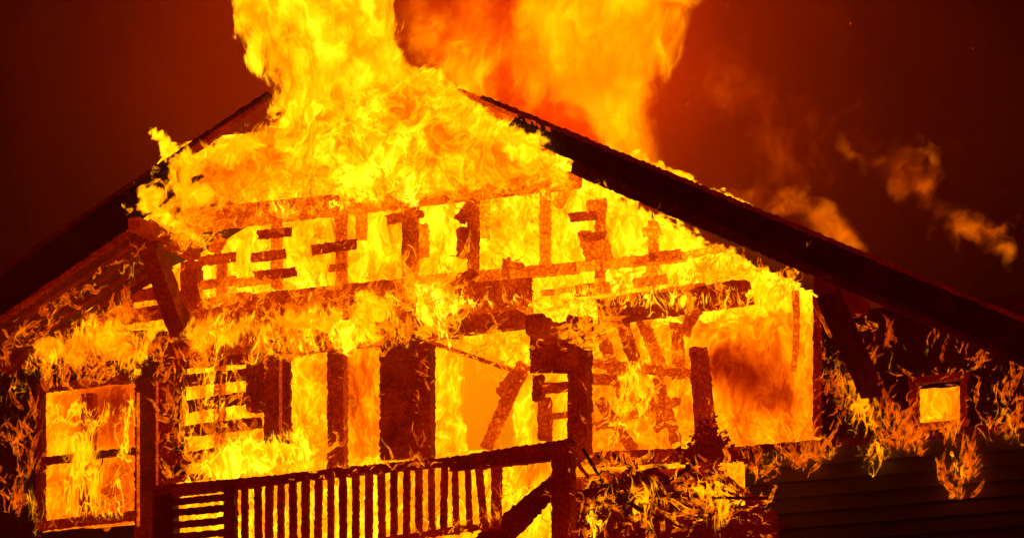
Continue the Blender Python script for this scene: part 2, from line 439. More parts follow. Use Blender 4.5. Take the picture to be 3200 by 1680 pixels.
# lower storey: wall left of the window, window, lath wall, posts and panels
V('wall_panel', -140, 118, 1120, 1760, d=.02, t=.12, ember=.03)
P('wall_panel', (60, 1120), (560, 1060), 60, d=.05, t=.1, ember=.12)
V('corner_post', 420, 490, 1180, 1760, d=-.02, t=.14, ember=.10)
V('casing', 427, 433, 1230, 1640, d=-.05, t=.03, ember=.55, jit=.002)
V('casing', 487, 491, 1190, 1520, d=-.05, t=.03, ember=.42, jit=.002)
WN = mesh_obj('window', [F(118, 1196, .02)], [], M_CHAR, H)
def WP(name, *a, **k): return timber(name, *a, parent=H, **k)
P('window_frame', (120, 1212), (420, 1176), 22, d=-.03, t=.1, ember=.14)
P('window_frame', (112, 1640), (425, 1606), 24, d=-.05, t=.12, ember=.16)
V('window_frame', 112, 130, 1200, 1650, d=-.03, t=.1, ember=.10)
P('window_rail', (125, 1440), (424, 1404), 24, w2=20, d=-.1, t=.06, ember=.10)
P('window_head', (180, 1158), (300, 1142), 34, d=-.02, t=.08, ember=.1)
bpy.data.objects.remove(WN)
V('stud', 253, 291, 1225, 1400, d=.3, t=.09, ember=.22)
V('stud', 245, 280, 1440, 1620, d=.3, t=.09, ember=.22)
for (xa, ya, xb, yb, w, em) in [(505, 1140, 760, 1120, 32, .14), (535, 1193, 768, 1168, 36, .13), (545, 1274, 770, 1240, 38, .12),
                                (500, 1356, 815, 1318, 36, .13), (495, 1440, 800, 1402, 38, .12), (500, 1500, 700, 1480, 20, .14)]:
    P('lath_board', (xa, ya), (xb, yb), w, d=.0, t=.03, ember=em, jit=.008)
V('stud', 668, 694, 1090, 1470, d=.05, t=.09, ember=.42)
V('wall_panel', 492, 540, 1080, 1520, d=.03, t=.04, ember=.13)
V('stud', 500, 530, 1080, 1480, d=.05, t=.09, ember=.22)
V('wall_panel', 768, 824, 1085, 1284, d=-.02, t=.04, ember=.15)
V('wall_panel', 824, 906, 1052, 1382, d=-.01, t=.05, ember=.17)
V('casing', 872, 878, 1110, 1370, d=-.04, t=.03, ember=.45, jit=.002)
V('post', 1022, 1073, 1100, 1466, d=-.02, t=.12, ember=.22)
V('wall_panel', 1186, 1308, 1030, 1432, d=.0, t=.06, ember=.16)
V('post', 1308, 1346, 1060, 1428, d=-.03, t=.12, ember=.18)
V('wall_panel', 1655, 1774, 1030, 1160, d=.0, t=.06, ember=.17)
V('post', 1662, 1694, 1172, 1248, d=.0, t=.08, ember=.2)
P('sheathing_board', (1690, 1212), (1776, 1206), 32, d=.0, t=.04, ember=.28)
V('post', 1679, 1718, 1240, 1372, d=.02, t=.08, ember=.32)
P('sheathing_board', (1718, 1300), (1776, 1292), 19, d=.0, t=.04, ember=.35)
V('post', 1772, 1834, 985, 1440, d=-.05, t=.16, ember=.17)
P('post', (2176, 1082), (2208, 1450), 48, w2=62, d=-.02, t=.12, ember=.22)
V('corner_post', 2540, 2564, 925, 1360, d=-.02, t=.12, ember=.17)
# log end that points at the street
b0 = F(1668, 1010, -0.55)
boxbeam('beam_end', b0, Vector((b0.x, 0.05, b0.z)), .19, .19, .24, H, .012)

# right wall with its small window
for i in range(9):
    y = 1000 + i * 42
    xa = 2566
    if 1185 < y < 1345:
        P('wall_board', (xa, y), (2862, y - 30), 41, d=.02, t=.03, ember=.028, jit=.005)
        P('wall_board', (3004, y - 45), (3330, y - 78), 41, d=.02, t=.03, ember=.025, jit=.005)
    else:
        P('wall_board', (xa, y), (3330, y - 78), 41, d=.02, t=.03, ember=.03, jit=.005)
V('window_frame', 2840, 2868, 1180, 1335, d=-.02, t=.08, ember=.13)
V('window_frame', 3000, 3020, 1165, 1320, d=-.02, t=.08, ember=.13)
P('window_frame', (2840, 1188), (3022, 1170), 22, d=-.03, t=.08, ember=.12)
P('window_frame', (2840, 1338), (3022, 1318), 18, d=-.03, t=.08, ember=.2)
P('sill_beam', (1840, 1432), (2310, 1408), 44, w2=30, d=-.03, t=.15, ember=.2)
P('sill_beam', (2300, 1412), (3330, 1322), 34, d=-.03, t=.15, ember=.07)
# clapboards below
for i in range(8):
    y = 1440 + i * 48
    slab('clapboard', [F(3340, y - 100, -.022), F(2330, y - 20, -.022), F(2330, y + 30, -.06), F(3340, y - 50, -.06)], .018, M_SIDING, H, 0, 12, 1, .002)
# inside: rear wall and collapsed rafters
a, b, c, d_ = F(1180, 1060, 2.6), F(1700, 1060, 2.6), F(1700, 1720, 2.6), F(1180, 1720, 2.6)
slab('interior_wall', [a, b, c, d_], 0.08, M_PLASTER, H)
for (p, q, w, d, em) in [((1862, 1010), (1950, 1250), 38, .7, .55), ((1935, 990), (2000, 1180), 40, .8, .52), ((1985, 1170), (2060, 1340), 38, .9, .55),
                         ((2005, 1000), (2070, 1170), 38, .9, .6), ((1845, 1130), (2160, 1165), 30, .7, .62), ((1870, 1250), (2000, 1440), 34, .8, .5),
                         ((2050, 1180), (2110, 1380), 34, .8, .58), ((1840, 1180), (1960, 1190), 34, .6, .55), ((2110, 1010), (2118, 1180), 38, 1.0, .6),
                         ((1860, 1330), (2120, 1250), 24, .7, .55)]:
    P('fallen_rafter', p, q, w * .9, d=d, t=.08, ember=em * .8, jit=.012)  # extra glow paints in the orange-red haze over the rafters
# lower storey debris framing beneath the sill
P('sill_beam', (1840, 1490), (2260, 1462), 20, d=.05, t=.1, ember=.26)
P('joist', (1860, 1530), (2200, 1505), 22, d=.1, t=.1, ember=.3)
V('post', 1790, 1832, 1490, 1700, d=.1, t=.1, ember=.26)
V('post', 2190, 2222, 1440, 1620, d=.0, t=.1, ember=.2)
V('wall_panel', 2335, 2420, 1470, 1760, d=-.05, t=.1, ember=.06)
P('joist', (2150, 1575), (2245, 1590), 40, d=-.1, t=.1, ember=.16)

kids = [o for o in COL.objects if o.parent == H]
def adopt(head, names, test):
    for o in kids:
        if o != head and o.name.split('.')[0] in names and test(sum((Vector(c) for c in o.bound_box), Vector()) / 8):
            o.parent = head; o.matrix_parent_inverse = head.matrix_world.inverted()
for o in kids:
    if o.name.split('.')[0] == 'roof_slope':
        sx_ = 1 if sum(c[0] for c in o.bound_box) / 8 > -1.8 else -1
        adopt(o, ('rake_board', 'roof_edge', 'shingle_edge', 'barge_rafter', 'soffit_board'), lambda c, s=sx_: (c.x > -1.8) == (s > 0))
wl_ = [o for o in kids if o.name.split('.')[0] == 'window_frame']
for sd_ in (-1, 1):
    g = [o for o in wl_ if (sum(c[0] for c in o.bound_box) > 0) == (sd_ > 0)]
    g[0].name = 'window'
    for o in g[1:]: o.parent = g[0]; o.matrix_parent_inverse = g[0].matrix_world.inverted()
    if sd_ < 0: adopt(g[0], ('window_rail', 'window_head'), lambda c: True)

# ------------------------------------------------------------------ loose pieces
def loose(name, label, cat, a, b, w, **k):
    o = timber(name, a, b, w, **k)
    return tag(o, label, cat)
loose('fallen_board', 'short charred board dangling from the right roof slope above the attic studs', 'board', (1782, 566), (1738, 642), 32, d=-.35, d2=-.3, t=.04, ember=.75, jit=.01)
loose('broken_post', 'broken charred post leaning over in the middle doorway', 'post', (1632, 1132), (1512, 1398), 34, w2=26, d=-.15, t=.1, ember=.42, jit=.012)
loose('charred_block', 'ragged charred lump stuck to the leaning broken post', 'wood', (1615, 1165), (1565, 1235), 44, d=-.2, t=.06, ember=.40, jit=.016)
loose('thin_rod', 'thin charred rod slanting down across the middle doorway', 'rod', (1346, 1068), (1610, 1160), 12, d=-.1, t=.035, ember=.36, jit=.005)
loose('hanging_stub', 'short burnt stub hanging under the right header beam', 'wood', (2176, 968), (2140, 1040), 32, d=-.06, t=.05, ember=.5, jit=.012, bend=6)
loose('hanging_strip', 'narrow burnt strip hanging in the right opening beside the corner post', 'strip', (2484, 905), (2478, 1160), 20, w2=16, d=.0, t=.03, ember=.6, jit=.006, bend=-6)
for (pts, lab) in [(((1822, 1402), (1880, 1500), (1963, 1606)), 'long thin pole leaning against the balcony corner post'),
                   (((1867, 1422), (1925, 1495), (1983, 1568), (2070, 1562)), 'shorter bent pole lying on the debris beside the balcony')]:
    tag(tube('leaning_pole', [F(x, y, -.5 + .0 * i) for i, (x, y) in enumerate(pts)], .018, M_WIRE), lab, 'pole')
def wire(pts, lab, d=-.2):
    out = []
    for i in range(len(pts) - 1):
        for k in range(6):
            u = k / 6; (ax, ay), (bx, by) = pts[i], pts[i + 1]
            out.append(F(ax + (bx - ax) * u + 3 * math.sin(k + i), ay + (by - ay) * u, d))
    out.append(F(*pts[-1], d))
    tag(tube('hanging_wire', out, .008, M_WIRE), lab, 'wire')
wire([(2270, 1480), (2290, 1520), (2320, 1560), (2300, 1600)], 'curled burnt wire hanging below the right sill beam')
wire([(2230, 1510), (2270, 1560), (2290, 1600)], 'straight burnt wire under the debris heap')
wire([(320, 1430), (308, 1480), (308, 1540), (322, 1580)], 'thin burnt wire dangling inside the left window', .1)

RB = np.random.default_rng(5)
for k in range(30):
    x = RB.uniform(1830, 2330); y = RB.uniform(1500, 1680); a = RB.uniform(-.7, .9); L = RB.uniform(60, 170)
    o = timber('fallen_board', (x - L * math.cos(a), y - L * math.sin(a)), (x + L * math.cos(a), y + L * math.sin(a)), RB.uniform(6, 20), d=RB.uniform(-.95, -.4), t=.05, ember=RB.uniform(.04, .13), jit=.01)
    tag(o, 'charred board lying in the burning rubble right of the balcony', 'board', 'boards fallen into the rubble')
# charred heap round the foot of the right post
hv, hf = [], []
for i in range(900):
    u = random.gauss(0, 1); x = 2215 + 45 * u; y = 1440 - abs(random.gauss(0, 40)) * math.exp(-(u * u) / 3) * 1.4
    c = F(x, y, -.1 + random.uniform(-.25, .2)); s = random.uniform(.015, .05)
    q = [Vector([random.uniform(-1, 1) for _ in range(3)]) * s + c for _ in range(4)]
    n0 = len(hv); hv += q; hf += [(n0, n0 + 1, n0 + 2), (n0, n0 + 2, n0 + 3), (n0, n0 + 3, n0 + 1), (n0 + 1, n0 + 3, n0 + 2)]
tag(mesh_obj('charred_debris', hv, hf, M_CHAR, ember=.1), 'heap of charred scraps round the foot of the right post', 'debris', kind='stuff')
hv, hf = [], []
for i in range(2600):
    x = random.uniform(1780, 2420); y = 1690 - abs(random.gauss(0, 1)) * 55
    c = F(x, y, -.5 + random.uniform(-.3, .5)); s = random.uniform(.02, .07)
    q = [Vector([random.uniform(-1.6, 1.6), random.uniform(-1, 1), random.uniform(-.6, .6)]) * s + c for _ in range(4)]
    n0 = len(hv); hv += q; hf += [(n0, n0 + 1, n0 + 2), (n0, n0 + 2, n0 + 3), (n0, n0 + 3, n0 + 1), (n0 + 1, n0 + 3, n0 + 2)]
tag(mesh_obj('collapsed_rubble', hv, hf, M_CHAR, ember=.09), 'collapsed charred rubble burning right of the balcony', 'debris', kind='stuff')

# ------------------------------------------------------------------ balcony railing
DB = -1.1
B = thing('balcony_railing', 'charred wooden balcony railing with upright balusters across the middle front', 'railing', F(1100, 1640, DB))
def R(name, *a, **k): return timber(name, *a, parent=B, d=k.pop('d', DB), **k)
R('top_rail', (478, 1536), (900, 1492), 40, w2=26, t=.09, ember=.09, jit=.008)
R('top_rail', (895, 1490), (1410, 1438), 26, w2=28, t=.09, ember=.11, jit=.009)
R('top_rail', (1405, 1434), (1790, 1376), 16, w2=18, t=.10, ember=.10, jit=.01)
R('lower_rail', (1400, 1458), (1770, 1412), 26, w2=40, d=DB + .02, t=.08, ember=.10, jit=.008)
R('corner_post', (508, 1530), (510, 1760), 62, t=.14, ember=.05)
R('post', (715, 1512), (715, 1760), 34, t=.09, ember=.07)
R('corner_post', (1752, 1400), (1754, 1760), 60, t=.16, ember=.12)
for k, yy in enumerate((1558, 1592, 1630, 1668)):
    R('slat', (530, yy + 10), (715, yy - 8), 21, d=DB + .02, t=.03, ember=.07)
xs = [762, 804, 838, 875, 913, 952, 992, 1031, 1069, 1109, 1150, 1190, 1228, 1268, 1306, 1346, 1385, 1421, 1462, 1502]
for k, x in enumerate(xs):
    top = 1500 - (x - 800) * 0.105 if x < 1400 else 1440
    lean = [0, 1, -1, 0, 1, 0, -2, 0, 1, 0, -1, 2, 0, -1, 0, 1, -2, 2, 3, 10][k]
    bot = 1700 - max(0, x - 1150) * 0.13
    R('baluster', (x - lean, top), (x + lean, bot), [18, 20, 22, 19, 21, 23, 20, 18, 21, 19, 22, 20, 19, 18, 20, 17, 19, 17, 16, 21][k], d=DB + .03, t=.045, ember=.09 + .01 * (k % 4) + .003 * k, jit=.0045)
R('post', (1549, 1440), (1546, 1650), 27, d=DB + .03, t=.07, ember=.16)
R('bottom_rail', (1180, 1688), (1555, 1634), 20, w2=18, d=DB + .02, t=.06, ember=.16)
# stair stringer sloping up to the corner post
tag(timber('stair_stringer', (1480, 1740), (1772, 1470), 96, w2=40, d=DB + .2, t=.08, ember=.08, jit=.01), 'wide charred stair stringer rising to the balcony corner post', 'stringer')

# ------------------------------------------------------------------ flames
def sdf(poly, X, Z):
    """signed distance, positive inside"""
    n = len(poly); dmin = np.full(X.shape, 1e9); inside = np.zeros(X.shape, bool)
    for i in range(n):
        ax, az = poly[i]; bx, bz = poly[(i + 1) % n]
        ex, ez = bx - ax, bz - az; L2 = ex * ex + ez * ez + 1e-12
        u = np.clip(((X - ax) * ex + (Z - az) * ez) / L2, 0, 1)
        dmin = np.minimum(dmin, np.hypot(X - ax - u * ex, Z - az - u * ez))
        c = ((az > Z) != (bz > Z)) & (X < (bx - ax) * (Z - az) / ((bz - az) if bz != az else 1e-9) + ax)
        inside ^= c
    return np.where(inside, dmin, -dmin)

_ph = rng.uniform(0, 6.28, (3, 14)); _k = rng.normal(0, 1, (3, 14, 3))
def wav(X, Y, Z, s, c=0):
    r = np.zeros_like(X)
    for j in range(14):
        f = s * (0.6 + 0.25 * j); kk = _k[c, j]
        r += np.sin(f * (kk[0] * X + kk[1] * Y + kk[2] * Z * 0.6) + _ph[c, j]) / (1 + 0.35 * j)
    return r * 0.32

def flame_body(name, polys, d, T, mat, label, soft=0.35, heat=1.0, dens=1.0, shells=(1.0, 0.5), step=0.06, cat='flames', lump=0.6, hfun=None, stray=0.12):
    """closed, lumpy pillow-shaped body of fire around the plane Y=d; polys in photo pixels"""
    PP = [[(F(x, y, d).x, F(x, y, d).z) for x, y in p] for p in polys]
    allp = np.array([q for p in PP for q in p])
    x0, z0 = allp.min(0) - stray; x1, z1 = allp.max(0) + stray
    nx, nz = int((x1 - x0) / step) + 2, int((z1 - z0) / step) + 2
    X, Z = np.meshgrid(np.linspace(x0, x1, nx), np.linspace(z0, z1, nz), indexing='ij')
    S = np.max([sdf(p, X, Z) for p in PP], axis=0) + stray
    Mk = np.clip(S / (soft + stray), 0, 1)
    verts, faces, dn, ht = [], [], [], []
    for s in shells:
        ok = S > 0
        base = len(verts)
        th = T * s * np.sqrt(np.clip(S / (soft + stray + T * 0.5), 0, 1)) * (1 + lump * wav(X, X * 0 + d, Z, 2.2, 0) + .25 * lump * wav(X, X * 0, Z, 7, 1))
        th = np.maximum(th, 0.012) * (S > step * .9)
        mid = d + 0.35 * T * wav(X, X * 0 + 3, Z, 1.1, 2)
        idx = -np.ones((2, nx, nz), int)
        hh = heat if hfun is None else hfun(X, Z)
        hh = np.broadcast_to(hh, X.shape)
        for side, sg in ((0, -1), (1, 1)):
            Y = mid + sg * th
            for i in range(nx):
                for j in range(nz):
                    if ok[i, j]:
                        if side == 1 and th[i, j] <= 0: idx[1, i, j] = idx[0, i, j]; continue
                        idx[side, i, j] = len(verts); verts.append((X[i, j], Y[i, j], Z[i, j]))
                        dn.append(Mk[i, j] * dens - (1 - s) * 0.0); ht.append(hh[i, j])
        for i in range(nx - 1):
            for j in range(nz - 1):
                q = idx[0, i:i + 2, j:j + 2]
                if (q >= 0).all():
                    faces.append((q[0, 0], q[1, 0], q[1, 1], q[0, 1]))
                    p = idx[1, i:i + 2, j:j + 2]
                    if (p != q).any():
                        f = [p[0, 1], p[1, 1], p[1, 0], p[0, 0]]
                        if len(set(f)) >= 3: faces.append(tuple(dict.fromkeys(int(v) for v in f)))
    me = bpy.data.meshes.new(name)
    me.from_pydata([tuple(map(float, v)) for v in verts], [], [tuple(int(a) for a in f) for f in faces]); me.update()
    for nm, arr in (('dens', dn), ('glow_level', ht)):
        at = me.attributes.new(nm, 'FLOAT', 'POINT'); at.data.foreach_set('value', np.array(arr, np.float32))
    me.polygons.foreach_set('use_smooth', [True] * len(me.polygons))
    me.materials.append(mat)
    o = bpy.data.objects.new(name, me); COL.objects.link(o)
    return tag(o, label, cat, kind='stuff')

FM_VEIL = fire_mat('veil_smoke_painted_glow', scale=1.0, stretch=0.9, warp=0.7, lean=-.5, lo=0.12, hi=.75, ridge=0.0, cut=.62, soft=1.3, contrast=1.4, amax=.6, low=.4, detail=7)  # emission paints the fire's light into the smoke
def hf(base, blobs, d):
    bl = [(F(x, y, d), r * WID / 3200, m) for x, y, r, m in blobs]
    def f(X, Z):
        h = np.full(X.shape, float(base))
        for c, r, m in bl:
            g = np.exp(-((X - c.x) ** 2 + (Z - c.z) ** 2) / (r * r)); h = h * (1 + (m - 1) * g)
        return h
    return f
FM_PLUME = fire_mat('plume_fire', scale=3.2, stretch=0.6, warp=0.22, lean=0.5, lo=1.1, hi=3.2, ridge=0.1, rscale=7, cut=.42, soft=.4, contrast=.95, low=.5)
FM_PLUME2 = fire_mat('far_plume_fire', scale=1.5, stretch=0.6, warp=0.35, lean=0.1, lo=0.8, hi=2.5, ridge=0.0, rscale=2.0, cut=.5, soft=.8, contrast=1.1, low=1.0)
FM_GABLE = fire_mat('gable_fire', scale=3.2, stretch=0.9, warp=0.32, lean=0.9, lo=1.0, hi=2.9, ridge=0.6, rscale=6.0, cut=.40, soft=.3, contrast=1.15)
FM_IN = fire_mat('interior_fire', scale=3.6, stretch=0.6, warp=0.24, lo=1.35, hi=3.2, ridge=0.55, rscale=8.0, cut=.15, soft=.3, contrast=1.15, low=.6)
FM_LOW = fire_mat('room_fire', scale=3.2, stretch=0.6, warp=0.28, lo=0.9, hi=2.7, ridge=0.65, rscale=7.5, cut=.15, soft=.4, contrast=1.2)
FM_LICK = fire_mat('wall_fire', scale=2.8, stretch=0.5, warp=0.34, lo=0.65, hi=2.0, ridge=1.1, rscale=7.0, cut=.90, soft=.4, contrast=1.3, fine=.38, rsharp=12, amax=.93)
FM_WISP = fire_mat('wisp_fire_and_smoke_glow', scale=1.9, stretch=0.9, warp=0.3, lean=-.9, lo=0.30, hi=1.5, ridge=0.0, cut=.58, soft=1.3, contrast=1.3, amax=.6, detail=8, low=.3)  # for smoky flames, and for smoke whose firelight is painted as emission

# big bodies
flame_body('roof_flames', [[(690, -260), (700, 0), (745, 60), (765, 150), (800, 190), (815, 250), (850, 300), (865, 400), (930, 470), (1350, 470), (1500, 330), (1360, 235), (1290, 190), (1262, 110), (1255, 0), (1240, -260)]],
           .3, .7, FM_PLUME, 'towering yellow flames bursting up through the broken roof ridge', soft=.5, heat=.95, shells=(1, .75, .45), dens=1.05)
flame_body('gable_flames', [[(480, 650), (560, 600), (590, 540), (560, 490), (500, 440), (600, 480), (690, 470), (860, 360), (1000, 300), (1350, 220), (1560, 350), (1700, 450), (1800, 570), (1640, 590), (1400, 610), (1150, 640), (1000, 610), (850, 600), (700, 640), (600, 690), (480, 740), (420, 680)]],
           -.45, .35, FM_GABLE, 'orange flames rolling along the gable under the roof peak', soft=.35, hfun=hf(.88, [(660, 600, 130, .62), (900, 520, 130, 1.08), (1250, 480, 160, 1.1), (560, 560, 60, 1.15), (1000, 620, 90, .85), (1600, 560, 120, .88)], -.45), shells=(1, .5))
flame_body('distant_flames', [[(1500, -260), (1530, 0), (1545, 110), (1500, 180), (1440, 200), (1330, 200), (1450, 330), (1800, 480), (2000, 560), (2250, 640), (2240, 600), (2120, 540), (2095, 420), (2110, 250), (2150, 170), (2190, 110), (2220, 0), (2240, -260)]],
           3.2, 1.0, FM_PLUME2, 'softer orange flame column rising behind the right roof slope', soft=1.25, hfun=hf(.87, [(1800, 350, 160, 1.15), (1600, 60, 100, .85), (2120, 150, 130, .78), (2080, 480, 130, .75)], 3.2), shells=(1, .7, .4), step=.1, dens=1.35, stray=.3)
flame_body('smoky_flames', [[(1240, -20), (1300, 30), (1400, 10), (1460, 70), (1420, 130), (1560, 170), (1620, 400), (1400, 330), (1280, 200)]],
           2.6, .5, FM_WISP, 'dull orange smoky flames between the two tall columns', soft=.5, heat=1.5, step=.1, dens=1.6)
flame_body('ridge_flames', [[(1950, 490), (2010, 480), (2100, 540), (2260, 610), (2380, 670), (2260, 650), (2100, 590), (1950, 540)]],
           1.2, .15, FM_GABLE, 'bright flames licking over the edge of the right roof slope', soft=.12, heat=.95, dens=1.2)
flame_body('attic_fire', [[(440, 640), (560, 480), (1000, 400), (1700, 470), (2350, 830), (2560, 940), (2560, 1000), (2200, 1010), (1900, 1000), (1300, 960), (540, 1040), (500, 900)]],
           1.5, .5, FM_IN, 'intense yellow fire filling the attic behind the charred studs', soft=.55, heat=.94, shells=(1, .5), step=.08)
flame_body('attic_fire', [[(390, 850), (600, 820), (600, 1010), (230, 1010)]],
           .9, .2, FM_LOW, 'orange fire showing through the gaps of the left gable end', soft=.15, heat=.85, step=.06)
flame_body('room_fire', [[(620, 1000), (1340, 980), (1345, 1760), (600, 1760)]],
           1.3, .4, FM_LOW, 'orange fire filling the lower rooms behind the lath wall', soft=.2, heat=.9, shells=(1, .5), step=.08)
flame_body('doorway_fire', [[(1330, 1060), (1450, 1060), (1420, 1200), (1440, 1430), (1330, 1440)], [(1400, 1040), (1680, 1030), (1660, 1160), (1560, 1100)], [(1640, 1150), (1780, 1150), (1780, 1420), (1590, 1440)]],
           1.0, .25, FM_LOW, 'yellow flames curling round the edges of the middle doorway', soft=.3, heat=1.0, step=.06)
flame_body('opening_fire', [[(1800, 960), (2560, 940), (2560, 1430), (1800, 1460)]],
           1.9, .4, FM_LOW, 'orange fire filling the wide right opening behind fallen rafters', soft=.25, hfun=hf(.80, [(2400, 1215, 95, .2), (2310, 1180, 60, .3), (2480, 1270, 50, .5), (1990, 1300, 150, .75), (2450, 1000, 130, 1.12), (2250, 1370, 100, 1.1)], 1.9), shells=(1, .5), step=.08)
flame_body('window_fire', [[(95, 1225), (450, 1195), (450, 1640), (95, 1655)]],
           .7, .2, FM_LOW, 'orange fire filling the left window', soft=.08, stray=.04, hfun=hf(.70, [(385, 1280, 95, .22), (360, 1540, 75, .6), (300, 1220, 80, .6), (180, 1400, 60, 1.2), (150, 1560, 60, 1.2)], .7), step=.06)
flame_body('small_window_fire', [[(2862, 1212), (3008, 1200), (3006, 1318), (2862, 1326)]],
           .2, .08, FM_LOW, 'orange fire in the small square window of the right wall', soft=.03, stray=.02, heat=.82, step=.05)
flame_body('cellar_fire', [[(560, 1480), (1800, 1400), (1830, 1740), (560, 1740)], [(2190, 1460), (2340, 1460), (2320, 1620), (2200, 1620)]],
           .6, .3, FM_LOW, 'fire burning behind the balcony railing', soft=.2, heat=.92, step=.08)

# flames on and in front of the wall
def wf(name, polys, d, label, heat=.9, dens=1.0, T=.12, soft=.3, mat=None, **k):
    return flame_body(name, polys, d, T, mat or FM_LICK, label, soft=soft, heat=heat, dens=dens * .86, shells=(1.0, .4), step=.06, **k)
wf('wall_haze_flames', [[(580, 980), (900, 930), (1250, 900), (1260, 1060), (900, 1110), (560, 1110)]], -.3, 'soft orange flames over the boards below the attic', dens=.64, heat=.72, mat=FM_GABLE)
wf('wall_haze_flames', [[(60, 1060), (300, 960), (500, 1040), (420, 1140), (150, 1180)]], -.3, 'soft orange flames above the left window', dens=.62, heat=.62, mat=FM_GABLE)
wf('wall_flames', [[(600, 960), (1260, 900), (1270, 1090), (1000, 1150), (560, 1120)]], -.15, 'curling flames over the wall between the two long beams left of centre', dens=.98, heat=1.0)
wf('wall_flames', [[(1260, 850), (1380, 840), (1500, 940), (1620, 900), (1900, 880), (1890, 960), (1640, 970), (1400, 1000), (1420, 1080), (1330, 1090), (1270, 980)]], -.2, 'bright flames pouring out over the beam in the middle of the house', dens=1.25, heat=1.2)
wf('wall_flames', [[(120, 1000), (300, 940), (520, 1000), (560, 1100), (420, 1180), (120, 1200), (60, 1300), (30, 1150)]], -.2, 'ragged flames above the left window', dens=.95, heat=.85)
wf('wall_flames', [[(480, 1080), (760, 1080), (830, 1300), (800, 1480), (500, 1520)]], -.12, 'small flames licking the lath boards right of the left window', dens=.74, heat=.88)
wf('wall_flames', [[(620, 1380), (900, 1320), (1030, 1400), (1020, 1470), (560, 1530)]], -.5, 'bright flames behind the left end of the balcony rail', dens=1.35, heat=1.1)
wf('soffit_flames', [[(0, 960), (380, 720), (480, 760), (420, 860), (120, 1080), (0, 1200)]], -.7, 'thin streaks of flame under the left roof overhang', dens=.82, heat=.8)
wf('wall_flames', [[(2560, 960), (2800, 1010), (3060, 1090), (3060, 1150), (2840, 1160), (2840, 1400), (2560, 1400)], [(3030, 1110), (3240, 1180), (3240, 1420), (3030, 1400)]], -.1, 'thin curls of flame on the dark right wall', dens=.62, heat=.68)
wf('wall_flames', [[(2900, 1050), (3060, 1080), (3240, 1150), (3240, 1230), (3100, 1190)]], -.3, 'flames under the right eave at the edge of the picture', dens=.92, heat=.7)
wf('wall_flames', [[(2300, 1380), (2700, 1340), (3000, 1350), (2950, 1420), (2600, 1500), (2480, 1520), (2340, 1460)]], -.15, 'flames spilling over the sill onto the dark siding', dens=.74, heat=.72)
wf('wall_flames', [[(2900, 1380), (3060, 1380), (3080, 1500), (3000, 1590), (2930, 1500)]], -.15, 'narrow curls of flame running down the far right siding', dens=.72, heat=.72)
wf('rubble_flames', [[(1790, 1440), (2380, 1430), (2400, 1720), (1780, 1720)]], -.9, 'low flames running through the collapsed rubble', dens=.75, heat=.95)
wf('left_wall_flames', [[(0, 1080), (110, 1100), (120, 1660), (0, 1560)]], -.1, 'thin flames on the dark wall left of the window', dens=.74, heat=.75)
wf('rake_flames', [[(1560, 350), (1700, 430), (2100, 650), (2150, 740), (1950, 640), (1700, 540)]], -1.35, 'smears of flame running over the right rake board', dens=.98, heat=.8, T=.06, mat=FM_LICK)
wf('rake_flames', [[(1230, 150), (1330, 215), (1450, 270), (1560, 345), (1720, 440), (1820, 530), (1700, 520), (1400, 400), (1240, 260)]], -1.3, 'flames covering the burnt upper end of the right rake', dens=1.1, heat=.95, T=.08, mat=FM_GABLE)
wf('rake_flames', [[(2540, 770), (2640, 790), (2660, 900), (2600, 900)]], -1.35, 'small smoky flame on the right rake above the knee brace', dens=1.0, heat=.6, T=.05)
wf('rake_flames', [[(400, 560), (540, 470), (620, 440), (860, 330), (870, 430), (760, 520), (660, 640), (560, 700), (420, 740)]], -1.3, 'ragged flames running along the left rake', dens=.66, heat=.85, T=.06, mat=FM_GABLE)
wf('rake_flames', [[(395, 650), (430, 620), (520, 640), (640, 740), (680, 800), (560, 740), (440, 676)]], -1.3, 'bright flames spilling over the left beam end', dens=1.3, heat=1.05, T=.06, mat=FM_GABLE)
wf('rake_flames', [[(480, 415), (530, 440), (640, 520), (600, 600), (540, 520)]], -1.2, 'flame tip standing above the left rake', dens=1.35, heat=.85, T=.05, mat=FM_GABLE)
wf('rake_flames', [[(1960, 540), (2120, 600), (2160, 660), (2000, 640)], [(2280, 720), (2400, 760), (2360, 790)]], -1.35, 'two small smears of flame on the dark right rake', dens=.95, heat=.6, T=.05)
wf('window_frame_flames', [[(100, 1180), (460, 1200), (460, 1660), (100, 1680)]], -.25, 'flames curling round the left window frame', dens=.72, heat=.9)
wf('opening_flames', [[(1840, 1000), (1900, 1000), (2150, 1180), (2150, 1420), (1860, 1440)]], -.1 + .5, 'thin orange flames round the fallen rafters', dens=.8, heat=1.0)
wf('rail_flames', [[(560, 1560), (1800, 1470), (1800, 1730), (560, 1730)]], -.9 + .3, 'flames between the balusters', dens=.9, heat=1.1)
wf('beam_flames', [[(560, 640), (1300, 560), (1830, 560), (1800, 640), (1200, 680), (700, 720)]], -.12, 'flames over the charred attic plate', dens=.9, heat=1.15)
wf('beam_flames', [[(1880, 900), (2350, 850), (2520, 900), (2500, 1000), (1900, 1010)]], -.15, 'flames over the right header beam', dens=.88, heat=1.1)

